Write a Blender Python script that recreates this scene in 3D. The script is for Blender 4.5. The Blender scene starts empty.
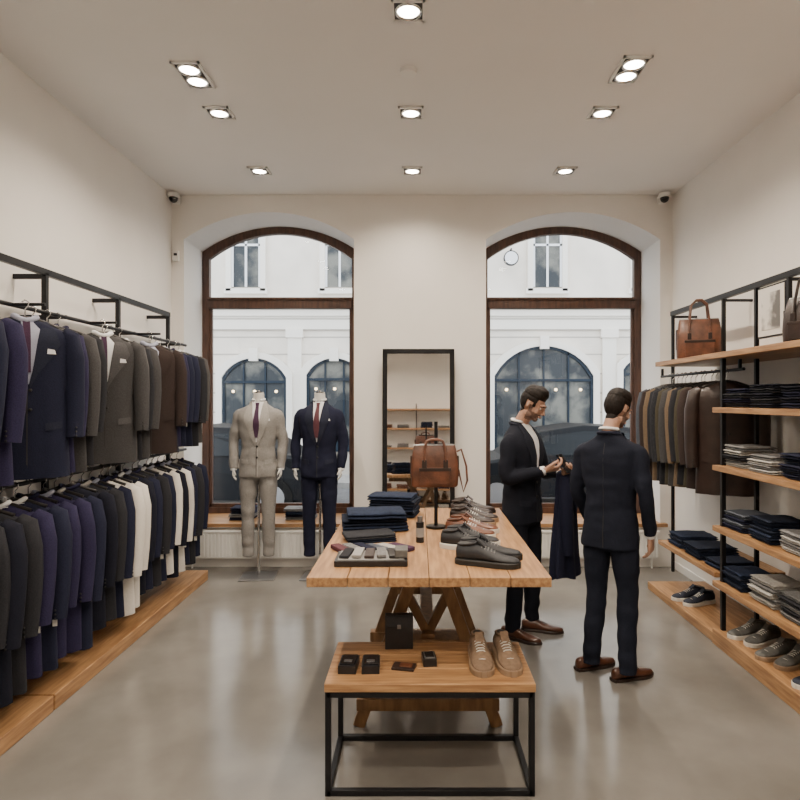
import bpy, math, random
from mathutils import Vector, Matrix, noise
from mathutils.bvhtree import BVHTree
ZOOM=None
random.seed(7)
R=random.uniform
pi=math.pi
MATS={}
def mat(name,col,rough=.6,metal=0,var=.0,scale=20,bump=0,stretch=(1,1,1),emit=0,col2=None,spec=.5,sheen=0,coat=0,bscale=None,detail=4,lo=.35,hi=.65):
    m=bpy.data.materials.new(name); m.use_nodes=True
    nt=m.node_tree; b=nt.nodes['Principled BSDF']
    b.inputs['Base Color'].default_value=(*col,1); b.inputs['Roughness'].default_value=rough
    b.inputs['Metallic'].default_value=metal; b.inputs['Specular IOR Level'].default_value=spec
    if sheen: b.inputs['Sheen Weight'].default_value=sheen
    if coat: b.inputs['Coat Weight'].default_value=coat
    if emit:
        b.inputs['Emission Color'].default_value=(*col,1); b.inputs['Emission Strength'].default_value=emit
    if var or bump or col2:
        tc=nt.nodes.new('ShaderNodeTexCoord'); mp=nt.nodes.new('ShaderNodeMapping')
        mp.inputs['Scale'].default_value=stretch
        nt.links.new(tc.outputs['Object'],mp.inputs['Vector'])
        n=nt.nodes.new('ShaderNodeTexNoise'); n.inputs['Scale'].default_value=scale; n.inputs['Detail'].default_value=detail
        nt.links.new(mp.outputs['Vector'],n.inputs['Vector'])
        if var or col2:
            cr=nt.nodes.new('ShaderNodeValToRGB')
            a=cr.color_ramp.elements[0]; c=cr.color_ramp.elements[1]
            a.position=lo; c.position=hi
            c2=col2 if col2 else tuple(min(1,x*(1+var)) for x in col)
            c1=col if col2 else tuple(x*(1-var) for x in col)
            a.color=(*c1,1); c.color=(*c2,1)
            nt.links.new(n.outputs['Fac'],cr.inputs['Fac']); nt.links.new(cr.outputs['Color'],b.inputs['Base Color'])
        if bump:
            n2=n
            if bscale:
                n2=nt.nodes.new('ShaderNodeTexNoise'); n2.inputs['Scale'].default_value=bscale
                nt.links.new(mp.outputs['Vector'],n2.inputs['Vector'])
            bp=nt.nodes.new('ShaderNodeBump'); bp.inputs['Strength'].default_value=bump; bp.inputs['Distance'].default_value=.004
            nt.links.new(n2.outputs['Fac'],bp.inputs['Height']); nt.links.new(bp.outputs['Normal'],b.inputs['Normal'])
    MATS[name]=m; return m
# room
mat('wall_paint',(.84,.815,.78),.85,var=.015,scale=3,bump=.06,bscale=120)
mat('ceiling_paint',(.82,.81,.795),.9,var=.01,scale=2)
mat('reveal_paint',(.80,.80,.79),.85)
mat('concrete',(.135,.127,.115),.17,col2=(.225,.213,.195),scale=1.6,detail=10,bump=.04,bscale=14,spec=.65,lo=.3,hi=.7)
mat('wood_oak_y',(.25,.125,.052),.42,col2=(.44,.25,.115),scale=7,stretch=(7,.6,7),detail=8,bump=.15)
mat('wood_oak_x',(.25,.125,.052),.42,col2=(.44,.25,.115),scale=7,stretch=(.6,7,7),detail=8,bump=.15)
mat('wood_leg',(.15,.075,.03),.5,col2=(.26,.14,.06),scale=7,stretch=(4,4,.8),detail=8,bump=.15)
mat('wood_dark',(.055,.026,.018),.4,col2=(.10,.048,.03),scale=8,stretch=(5,5,.8),bump=.1)
mat('black_metal',(.012,.012,.014),.42,metal=.5,var=.1)
mat('grey_metal',(.3,.3,.31),.35,metal=.9)
mat('chrome',(.7,.7,.7),.15,metal=1)
mat('white_paint',(.82,.82,.80),.5)
mat('mirror',(.86,.86,.86),.02,metal=1)
mat('lamp_glow',(1,.90,.74),.5,emit=28)
mat('trim_grey',(.06,.057,.055),.4,metal=.4)
# exterior
mat('facade',(.74,.68,.60),.9,var=.08,scale=1.2,bump=.1)
mat('facade_trim',(.82,.78,.71),.9)
mat('facade_joint',(.42,.385,.34),.9)
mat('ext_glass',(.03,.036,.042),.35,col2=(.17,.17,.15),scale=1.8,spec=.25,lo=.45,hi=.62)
mat('ext_frame',(.014,.024,.038),.5,spec=.2)
mat('ext_white',(.75,.76,.78),.5)
mat('shop_lamp',(1,.75,.45),.5,emit=6)
mat('asphalt',(.12,.12,.125),.9,var=.15,scale=9)
mat('pavement',(.30,.29,.275),.9,var=.1,scale=5)
mat('car_paint',(.006,.007,.009),.5,metal=.0,spec=.12)
mat('rubber',(.01,.01,.01),.8,spec=.1)
mat('car_glass',(.012,.015,.018),.3,spec=.15)
# cloth
def cloth(n,c,v=.15,s=160): return mat(n,c,.9,var=v,scale=s,bump=.25,spec=.18)
cloth('wool_navy',(.0125,.0145,.033)); cloth('wool_midnight',(.008,.009,.017)); cloth('wool_indigo',(.021,.018,.050))
cloth('wool_charcoal',(.020,.0205,.025)); cloth('wool_grey',(.052,.051,.053)); cloth('wool_brown',(.034,.024,.022))
cloth('wool_taupe',(.075,.07,.068)); cloth('wool_lightgrey',(.27,.26,.25),.2); cloth('wool_cream',(.60,.57,.53),.05)
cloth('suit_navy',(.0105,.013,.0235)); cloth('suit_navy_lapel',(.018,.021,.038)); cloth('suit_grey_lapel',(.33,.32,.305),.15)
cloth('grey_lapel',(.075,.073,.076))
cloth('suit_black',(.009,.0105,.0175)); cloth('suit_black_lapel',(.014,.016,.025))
cloth('olive',(.055,.048,.032)); cloth('tan_cloth',(.14,.10,.065)); cloth('greyblue',(.07,.08,.10))
cloth('denim',(.015,.023,.048),.35,60); cloth('denim_dark',(.009,.013,.026),.35,60)
cloth('knit_grey',(.17,.17,.172),.2,70); cloth('knit_light',(.36,.35,.33),.15,70); cloth('knit_dark',(.022,.023,.028),.2,70)
cloth('shirt_white',(.72,.73,.75),.03); cloth('tie_purple',(.06,.03,.06)); cloth('tie_plum',(.10,.04,.05)); cloth('shirt_blue',(.36,.38,.48),.05)
cloth('lining',(.02,.02,.05))
mat('leather_brown',(.11,.042,.022),.38,var=.4,scale=14,bump=.25,bscale=90)
mat('leather_darkbrown',(.026,.014,.011),.42,var=.3,scale=12,bump=.3,bscale=60)
mat('leather_black',(.010,.010,.012),.35,var=.2,scale=14,bump=.2,bscale=90)
mat('leather_cognac',(.12,.042,.02),.32,var=.25,scale=12)
mat('shoe_brown',(.07,.026,.014),.28,var=.3,scale=12)
mat('suede_tan',(.19,.125,.08),.9,var=.15,scale=60,bump=.2)
mat('sneaker_black',(.014,.015,.019),.6,var=.2,scale=50,bump=.2)
mat('sneaker_navy',(.012,.017,.034),.7,var=.2,scale=50)
mat('sneaker_grey',(.10,.10,.095),.8,var=.15,scale=50)
mat('sole_white',(.62,.60,.55),.6); mat('sole_tan',(.28,.19,.12),.6); mat('sole_black',(.012,.012,.012),.6)
mat('lace_grey',(.16,.16,.16),.8); mat('lace_white',(.6,.58,.54),.8)
mat('skin',(.43,.25,.175),.55,var=.06,scale=40); mat('stubble',(.17,.10,.075),.75,var=.3,scale=220)
mat('ear_inner',(.33,.17,.12),.6)
mat('lip',(.32,.15,.12),.5); mat('hair',(.010,.0065,.005),.6,var=.5,scale=70,stretch=(3,1,1),bump=.5,spec=.25)
mat('eye_white',(.7,.68,.65),.2); mat('eye_dark',(.02,.012,.01),.1)
mat('mannequin_white',(.7,.69,.67),.4)
mat('hanger_black',(.015,.013,.012),.4)
mat('tag_white',(.75,.74,.7),.6); mat('paper_grey',(.28,.275,.27),.6); mat('phone_black',(.01,.01,.012),.12)
mat('print',(.12,.115,.11),.5,col2=(.66,.64,.60),scale=6,lo=.42,hi=.58)
mat('print_mount',(.68,.66,.62),.6)

class MB:
    def __init__(s): s.v=[];s.f=[];s.fm=[];s.fs=[];s.M=Matrix()
    def add(s,vs,fs,m,smooth=True):
        o=len(s.v)
        for p in vs: s.v.append(s.M@Vector(p))
        for f in fs: s.f.append([i+o for i in f]); s.fm.append(m); s.fs.append(smooth)
    def box(s,c,d,m,rot=None):
        x,y,z=[k/2 for k in d]; Rm=rot if rot else Matrix(); C=Vector(c)
        vs=[C+Rm.to_3x3()@Vector(p) for p in [(-x,-y,-z),(x,-y,-z),(x,y,-z),(-x,y,-z),(-x,-y,z),(x,-y,z),(x,y,z),(-x,y,z)]]
        s.add(vs,[(0,3,2,1),(4,5,6,7),(0,1,5,4),(1,2,6,5),(2,3,7,6),(3,0,4,7)],m,False)
    def bb(s,x0,x1,y0,y1,z0,z1,m): s.box(((x0+x1)/2,(y0+y1)/2,(z0+z1)/2),(abs(x1-x0),abs(y1-y0),abs(z1-z0)),m)
    def beam(s,p0,p1,w,t,m):
        p0=Vector(p0);p1=Vector(p1);d=(p1-p0);L=d.length;z=d.normalized()
        a=Vector((0,1,0)) if abs(z.y)<.9 else Vector((1,0,0)); x=a.cross(z).normalized(); y=z.cross(x)
        Rm=Matrix((x,y,z)).transposed().to_4x4(); s.box((p0+p1)/2,(w,t,L),m,Rm)
    def loft(s,rings,m,cap=True,smooth=True):
        n=len(rings[0]); vs=[p for r in rings for p in r]; fs=[]
        for i in range(len(rings)-1):
            for j in range(n):
                k=(j+1)%n; fs.append((i*n+j,i*n+k,(i+1)*n+k,(i+1)*n+j))
        s.add(vs,fs,m,smooth)
        if cap:
            s.add(rings[0],[list(range(n))[::-1]],m,smooth); s.add(rings[-1],[list(range(n))],m,smooth)
    def tube(s,pts,rad,m,n=10,flat=1,cap=True):
        pts=[Vector(p) for p in pts]
        if not hasattr(rad,'__len__'): rad=[rad]*len(pts)
        t=(pts[1]-pts[0]).normalized(); a=Vector((0,1,0)) if abs(t.y)<.8 else Vector((1,0,0))
        u=(a-t*a.dot(t)).normalized(); rings=[]
        for i,p in enumerate(pts):
            if i==0: t=pts[1]-pts[0]
            elif i==len(pts)-1: t=pts[i]-pts[i-1]
            else: t=(pts[i+1]-pts[i]).normalized()+(pts[i]-pts[i-1]).normalized()
            t.normalize(); u=(u-t*u.dot(t)).normalized(); w=t.cross(u)
            rings.append([p+(u*math.cos(2*pi*j/n)*flat+w*math.sin(2*pi*j/n))*rad[i] for j in range(n)])
        s.loft(rings,m,cap)
    def cyl(s,p0,p1,r,m,n=16,r2=None): s.tube([p0,p1],[r,r if r2 is None else r2],m,n); 
    def ell(s,c,r,m,n=16,k=10,rot=None):
        rings=[]; Rm=rot.to_3x3() if rot else Matrix().to_3x3(); C=Vector(c)
        for i in range(1,k):
            a=pi*i/k
            rings.append([C+Rm@Vector((r[0]*math.sin(a)*math.cos(2*pi*j/n),r[1]*math.sin(a)*math.sin(2*pi*j/n),-r[2]*math.cos(a))) for j in range(n)])
        s.loft(rings,m)
    def obj(s,name,parent=None,bevel=0):
        me=bpy.data.meshes.new(name); me.from_pydata([tuple(v) for v in s.v],[],s.f)
        names=[]
        for x in s.fm:
            if x not in names: names.append(x)
        for x in names: me.materials.append(MATS[x])
        me.polygons.foreach_set('material_index',[names.index(x) for x in s.fm])
        me.polygons.foreach_set('use_smooth',s.fs); me.update()
        ob=bpy.data.objects.new(name,me); bpy.context.collection.objects.link(ob)
        if parent: ob.parent=parent
        if bevel:
            b=ob.modifiers.new('bevel','BEVEL'); b.width=bevel; b.segments=2; b.limit_method='ANGLE'
        return ob
    def remesh(s,name,m,parent=None,voxel=.009,sm=3,post=None):
        me=bpy.data.meshes.new('tmp'); me.from_pydata([tuple(v) for v in s.v],[],s.f)
        ob=bpy.data.objects.new('tmp',me); bpy.context.collection.objects.link(ob)
        r=ob.modifiers.new('r','REMESH'); r.mode='VOXEL'; r.voxel_size=voxel
        if sm:
            q=ob.modifiers.new('s','SMOOTH'); q.iterations=sm; q.factor=.6
        bpy.context.view_layer.update()
        dg=bpy.context.evaluated_depsgraph_get()
        nm=bpy.data.meshes.new_from_object(ob.evaluated_get(dg)); nm.name=name
        bpy.data.objects.remove(ob); 
        nm.materials.clear()
        for x in (m if isinstance(m,list) else [m]): nm.materials.append(MATS[x])
        if post: post(nm)
        nm.polygons.foreach_set('use_smooth',[True]*len(nm.polygons)); nm.update()
        o=bpy.data.objects.new(name,nm); bpy.context.collection.objects.link(o)
        if parent: o.parent=parent
        return o
def empty(name,loc=(0,0,0),rz=0):
    e=bpy.data.objects.new(name,None); bpy.context.collection.objects.link(e); e.empty_display_size=.1
    e.location=loc; e.rotation_euler=(0,0,rz); return e
def sring(cx,cy,z,hw,hd,e=2.3,n=32):
    out=[]
    for j in range(n):
        a=2*pi*j/n; c=math.cos(a); q=math.sin(a)
        out.append(Vector((cx+hw*math.copysign(abs(c)**(2/e),c),cy+hd*math.copysign(abs(q)**(2/e),q),z)))
    return out
def interp(keys,n):
    out=[]
    for i in range(n):
        t=i/(n-1)*(len(keys)-1); k=min(int(t),len(keys)-2); f=t-k
        k0=keys[max(k-1,0)];k1=keys[k];k2=keys[k+1];k3=keys[min(k+2,len(keys)-1)]
        out.append(tuple(.5*((2*b)+(-a+c)*f+(2*a-5*b+4*c-d)*f*f+(-a+3*b-3*c+d)*f**3) for a,b,c,d in zip(k0,k1,k2,k3)))
    return out
def T(x=0,y=0,z=0,rz=0,s=1): return Matrix.Translation((x,y,z))@Matrix.Rotation(rz,4,'Z')@Matrix.Scale(s,4)

# ================= ROOM =================
XL,XR,YB,YF,ZC=-2.44,2.52,5.94,-2.6,3.68
WD=.66
m=MB(); m.bb(XL-.2,XR+.2,YF-.2,YB+WD,-.15,0,'concrete'); m.obj('floor')
m=MB(); m.bb(XL-.2,XR+.2,YF-.2,YB+WD,ZC,ZC+.2,'ceiling_paint'); m.obj('ceiling')
m=MB(); m.bb(XL-.2,XL,YF-.2,YB+WD,0,ZC,'wall_paint'); m.obj('wall_left')
m=MB(); m.bb(XR,XR+.2,YF-.2,YB+WD,0,ZC,'wall_paint'); m.obj('wall_right')
m=MB(); m.bb(XL,XR,YF-.2,YF,0,ZC,'wall_paint'); m.obj('wall_front')
SILL=.40
OPEN=[(-2.317,-.634),(.673,2.396)]
def arch(x,a,b,zs=3.24,zp=3.51):
    c=(a+b)/2;h=(b-a)/2;r=zp-zs;Rr=(h*h+r*r)/(2*r)
    return zp-Rr+math.sqrt(max(Rr*Rr-(x-c)**2,0))
m=MB(); Y1=YB+WD
def fr(x0,x1,z00,z01,z10,z11):
    for y,fl in ((YB,0),(Y1,1)):
        vs=[(x0,y,z00),(x1,y,z10),(x1,y,z11),(x0,y,z01)]
        m.add(vs,[(0,1,2,3) if not fl else (3,2,1,0)],'wall_paint',False)
for a,b in ((XL,OPEN[0][0]),(OPEN[0][1],OPEN[1][0]),(OPEN[1][1],XR)): fr(a,b,0,ZC,0,ZC)
for a,b in OPEN:
    N=28
    fr(a,b,0,SILL,0,SILL)
    for i in range(N):
        x0=a+(b-a)*i/N;x1=a+(b-a)*(i+1)/N
        fr(x0,x1,arch(x0,a,b),ZC,arch(x1,a,b),ZC)
        m.add([(x0,YB,arch(x0,a,b)),(x1,YB,arch(x1,a,b)),(x1,Y1,arch(x1,a,b)),(x0,Y1,arch(x0,a,b))],[(0,1,2,3)],'reveal_paint',True)
    for x in (a,b): m.add([(x,YB,SILL),(x,Y1,SILL),(x,Y1,arch(a,a,b)),(x,YB,arch(a,a,b))],[(0,1,2,3)],'reveal_paint',False)
    m.add([(a,YB,SILL),(b,YB,SILL),(b,Y1,SILL),(a,Y1,SILL)],[(0,1,2,3)],'reveal_paint',False)
m.obj('wall_back')
gm=bpy.data.materials.new('window_glass'); gm.use_nodes=True; nt=gm.node_tree; nt.nodes.clear()
o=nt.nodes.new('ShaderNodeOutputMaterial'); mx=nt.nodes.new('ShaderNodeMixShader'); tr=nt.nodes.new('ShaderNodeBsdfTransparent'); gl=nt.nodes.new('ShaderNodeBsdfGlossy')
gl.inputs['Roughness'].default_value=.02; mx.inputs[0].default_value=.04
nt.links.new(tr.outputs[0],mx.inputs[1]); nt.links.new(gl.outputs[0],mx.inputs[2]); nt.links.new(mx.outputs[0],o.inputs[0]); MATS['window_glass']=gm
for wi,(a,b) in enumerate(OPEN):
    W=empty('window_%d'%(wi+1))
    m=MB(); yf=YB+.50; fw=.075; ft=.07
    N=28; pts=[(a,SILL+.02)]+[(a+(b-a)*i/N,arch(a+(b-a)*i/N,a,b)) for i in range(N+1)]+[(b,SILL+.02)]
    c=(a+b)/2
    inn=[(a+fw,SILL+.02+fw)]+[(a+fw+(b-a-2*fw)*i/N,arch(a+(b-a)*i/N,a,b)-fw) for i in range(N+1)]+[(b-fw,SILL+.02+fw)]
    n=len(pts)
    rings=[]
    for k in range(n):
        (x,z),(xi,zi)=pts[k],inn[k]
        rings.append([Vector((x,yf,z)),Vector((xi,yf,zi)),Vector((xi,yf+ft,zi)),Vector((x,yf+ft,z))])
    rings.append(rings[0]); m.loft(rings,'wood_dark',cap=False,smooth=False)
    m.bb(a+fw,b-fw,yf-.03,yf+ft,2.63,2.73,'wood_dark'); m.bb(a+fw-.005,b-fw+.005,yf-.05,yf,2.72,2.745,'wood_dark')
    m.bb(a+fw,b-fw,yf+.01,yf+.05,SILL+.09,SILL+.14,'wood_dark')
    for x in (a+fw,b-fw-.03): m.bb(x,x+.03,yf+.01,yf+.05,SILL+.1,2.64,'wood_dark')
    m.obj('frame',W,.004)
    m=MB(); m.add([(a+.02,yf+.04,SILL+.03),(b-.02,yf+.04,SILL+.03),(b-.02,yf+.04,3.3),(c+.4,yf+.04,3.46),(c-.4,yf+.04,3.46),(a+.02,yf+.04,3.3)],[(0,1,2,3,4,5)],'window_glass',False)
    m.obj('pane',W)
    m=MB(); m.bb(a-.06,b+.06,YB-.05,yf,SILL,SILL+.035,'wood_oak_x'); m.obj('trim_%d'%(wi+1),None,.004)
    m=MB(); m.bb(a+.05,b-.05,YB-.075,YB-.02,.10,.36,'white_paint')
    x=a+.07
    while x<b-.06: m.bb(x,x+.018,YB-.088,YB-.074,.12,.34,'white_paint'); x+=.036
    m.bb(a+.04,b-.04,YB-.09,YB-.01,.355,.37,'white_paint')
    m.cyl((a+.1,YB-.05,0),(a+.1,YB-.05,.12),.01,'white_paint'); m.cyl((b-.1,YB-.05,0),(b-.1,YB-.05,.12),.01,'white_paint')
    m.obj('radiator',None,.002)
for nm,bx in (('baseboard_back',(OPEN[0][1],OPEN[1][0],YB-.012,YB)),('baseboard_left',(XL,XL+.012,YF,YB)),('baseboard_right',(XR-.012,XR,YF,YB))):
    m=MB(); m.bb(*bx,0,.07,'white_paint'); m.obj(nm)

# ================= EXTERIOR =================
m=MB(); m.bb(-16,16,YB+WD,9.0,-.2,-.06,'pavement'); m.bb(-16,16,12.4,13.78,-.2,-.06,'pavement'); m.obj('sidewalk')
m=MB(); m.bb(-16,16,9.0,12.4,-.3,-.18,'asphalt'); m.obj('street')
FY=14.0
B=empty('building_across_street')
m=MB(); m.bb(-16,16,FY,FY+.5,-.3,13,'facade')
for z in (3.72,6.9):
    m.bb(-16,16,FY-.20,FY,z+.04,z+.12,'facade_trim'); m.bb(-16,16,FY-.12,FY,z-.12,z+.04,'facade_trim'); m.bb(-16,16,FY-.05,FY,z-.42,z-.12,'facade_trim'); m.bb(-16,16,FY-.052,FY,z-.20,z-.17,'facade_joint'); m.bb(-16,16,FY-.052,FY,z-.44,z-.42,'facade_joint')
m.bb(-16,16,FY-.09,FY,-.2,.42,'facade_joint')
for z in (.9,1.35,1.8,2.25,2.7,3.1):
    m.bb(-16,16,FY-.006,FY,z,z+.03,'facade_joint')
for x in (-10,-7.4,-5.0,-2.87,-1.02,1.25,4.45,6.0,9):
    m.bb(x-.16,x+.16,FY-.06,FY,.42,3.3,'facade_trim'); m.bb(x-.2,x+.2,FY-.10,FY,3.1,3.3,'facade_trim')
m.obj('facade_wall',B)
def archwin(mb,cx,w,zb,zt,fmat,mull=2):
    h=w/2; r=min(h,w*.30); N=16
    Rr=(h*h+r*r)/(2*r)
    f=lambda x: zt-Rr+math.sqrt(max(Rr*Rr-x*x,0))
    out=[(-h,zb)]+[(-h+w*i/N,f(-h+w*i/N)) for i in range(N+1)]+[(h,zb)]
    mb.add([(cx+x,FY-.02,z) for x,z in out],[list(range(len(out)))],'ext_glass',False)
    for sc,t,y0,mt in ((1,.14,.12,'facade_trim'),(.97,-.06,.07,fmat)):
        rings=[]
        for x,z in out:
            k=1+t/h; zz=zb+(z-zb)*(1+t/(zt-zb))
            rings.append([Vector((cx+x,FY-.01,z)),Vector((cx+x,FY-y0,z)),Vector((cx+x*k,FY-y0,zz)),Vector((cx+x*k,FY-.01,zz))])
        mb.loft(rings,mt,smooth=False)
    for i in range(1,mull+1):
        x=-h+w*i/(mull+1); mb.bb(cx+x-.02,cx+x+.02,FY-.07,FY-.02,zb,f(x),fmat)
    mb.bb(cx-h,cx+h,FY-.08,FY-.02,zt-r-.13,zt-r-.07,fmat); mb.bb(cx-h,cx+h,FY-.08,FY-.02,zb,zb+.30,fmat)
    for i in range(mull+1):
        x=-h+w*(i+.5)/(mull+1); mb.ell((cx+x,FY-.04,zt-r-.32),(.035,.02,.035),'shop_lamp',10,6)
    mb.box((cx,FY-.14,zt+.08),(.2,.1,.3),'facade_trim')
m=MB()
for cx,w in ((-3.8,1.5),(-1.94,1.3),(-6.2,1.5),(.1,1.6),(5.2,.9),(7.4,2.3),(-8.6,1.5)): archwin(m,cx,w,.45,2.62,'ext_frame',1 if w<1 else 2)
archwin(m,2.92,2.3,.1,2.9,'ext_frame',3)
for cx in (-8.4,-6.2,-4.0,-1.82,.55,3.01,5.4,7.8):
    for z0 in (4.28,7.5):
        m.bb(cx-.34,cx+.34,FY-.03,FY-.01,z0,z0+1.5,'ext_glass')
        for q in ((cx-.46,cx-.34,z0-.1,z0+1.6),(cx+.34,cx+.46,z0-.1,z0+1.6),(cx-.46,cx+.46,z0+1.5,z0+1.65),(cx-.5,cx+.5,z0-.16,z0-.04)): m.bb(q[0],q[1],FY-.1,FY,q[2],q[3],'facade_trim')
        m.bb(cx-.025,cx+.025,FY-.06,FY-.03,z0,z0+1.5,'ext_white'); m.bb(cx-.34,cx+.34,FY-.06,FY-.03,z0+.95,z0+1.0,'ext_white')
        for q in (cx-.34,cx+.29): m.bb(q,q+.05,FY-.06,FY-.03,z0,z0+1.5,'ext_white')
m.obj('facade_windows',B)
m=MB()
m.tube([(2.1,FY,5.05),(2.1,FY-.5,5.05)],.02,'black_metal'); m.cyl((2.1,FY-.42,4.85),(2.1,FY-.5,4.85),.17,'black_metal',24); m.cyl((2.1,FY-.41,4.85),(2.1,FY-.505,4.85),.145,'ext_white',24)
m.obj('bracket_sign',B)
def car(x,y,z,name):
    m=MB(); m.M=T(x,y,z)
    prof=[(-2.1,.28),(-2.15,.55),(-2.05,.78),(-1.2,.9),(-.6,1.32),(.1,1.42),(.9,1.38),(1.55,.98),(2.05,.92),(2.15,.6),(2.1,.28)]
    rings=[]
    for yy,k in ((-.86,.93),(-.8,1),(.8,1),(.86,.93)): rings.append([Vector((px_,yy*(1 if pz<1 else .82),.28+(pz-.28)*k)) for px_,pz in prof])
    m.loft(rings,'car_paint',smooth=False)
    for s in (-1,1):
        m.add([(-1.05,s*.83,.93),(-.55,s*.74,1.25),(.1,s*.72,1.33),(.8,s*.72,1.3),(1.3,s*.83,.98)],[(0,1,2,3,4)],'car_glass',False)
        for wx in (-1.35,1.35):
            m.cyl((wx,s*.7,.32),(wx,s*.88,.32),.32,'rubber',24); m.cyl((wx,s*.86,.32),(wx,s*.895,.32),.2,'grey_metal',20)
    m.box((-2.14,-.5,.62),(.04,.35,.1),'tag_white'); m.box((2.14,-.5,.66),(.04,.3,.12),'leather_cognac')
    m.obj(name,None,.03)
car(-3.6,10.1,-.18,'parked_car'); car(2.6,10.4,-.18,'parked_car')

# ================= CEILING LIGHTS =================
LP=80
def downlight(x,y,double=False):
    E=empty('recessed_downlight',(x,y,ZC)); L=.30 if double else .175; w=.175
    m=MB(); t=.014
    for q in ((-w/2,-w/2+t,-L/2,L/2),(w/2-t,w/2,-L/2,L/2),(-w/2,w/2,-L/2,-L/2+t),(-w/2,w/2,L/2-t,L/2)): m.bb(*q,-.014,0,'white_paint')
    m.bb(-w/2+t,w/2-t,-L/2+t,L/2-t,-.005,0,'trim_grey')
    ys=(-.068,.068) if double else (0,)
    for yy in ys:
        N=24; rg=[]
        for r,z in ((.070,-.005),(.070,-.018),(.060,-.018),(.056,-.008)): rg.append([Vector((r*math.cos(2*pi*j/N),yy+r*math.sin(2*pi*j/N),z)) for j in range(N)])
        m.loft(rg,'chrome',cap=False)
        m.cyl((0,yy,-.010),(0,yy,-.005),.056,'lamp_glow',24)
    m.obj('housing',E)
    for yy in ys:
        l=bpy.data.lights.new('lamp','SPOT'); l.energy=LP*(.6 if double else 1); l.color=(1,.85,.68); l.spot_size=math.radians(150); l.spot_blend=.8; l.shadow_soft_size=.05
        lo=bpy.data.objects.new('lamp',l); bpy.context.collection.objects.link(lo); lo.parent=E; lo.location=(0,yy,-.03)
for y in (-1.3,-.2,.9,2.0,3.12,4.23,5.3):
    downlight(-.05,y)
    if y not in(3.12,): downlight(-1.4,y); downlight(1.3,y)
downlight(-1.4,3.74,True); downlight(1.3,3.68,True)
m=MB(); m.cyl((-.06,3.69,ZC-.025),(-.06,3.69,ZC),.05,'white_paint',24,.055); m.obj('smoke_detector')
for x,s in ((-2.38,1),(2.40,-1)):
    m=MB(); m.box((x,YB-.022,3.62),(.07,.04,.07),'white_paint'); m.tube([(x,YB-.03,3.62),(x,YB-.09,3.63)],.02,'white_paint',12)
    m.cyl((x,YB-.10,3.62),(x,YB-.10,3.66),.055,'white_paint',20); m.ell((x,YB-.10,3.615),(.042,.042,.045),'phone_black'); m.obj('security_camera')
m=MB(); m.box((-2.39,YB-.016,3.07),(.06,.03,.10),'white_paint'); m.box((-2.39,YB-.032,3.085),(.035,.006,.025),'knit_dark'); m.obj('motion_sensor',None,.006)

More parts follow.
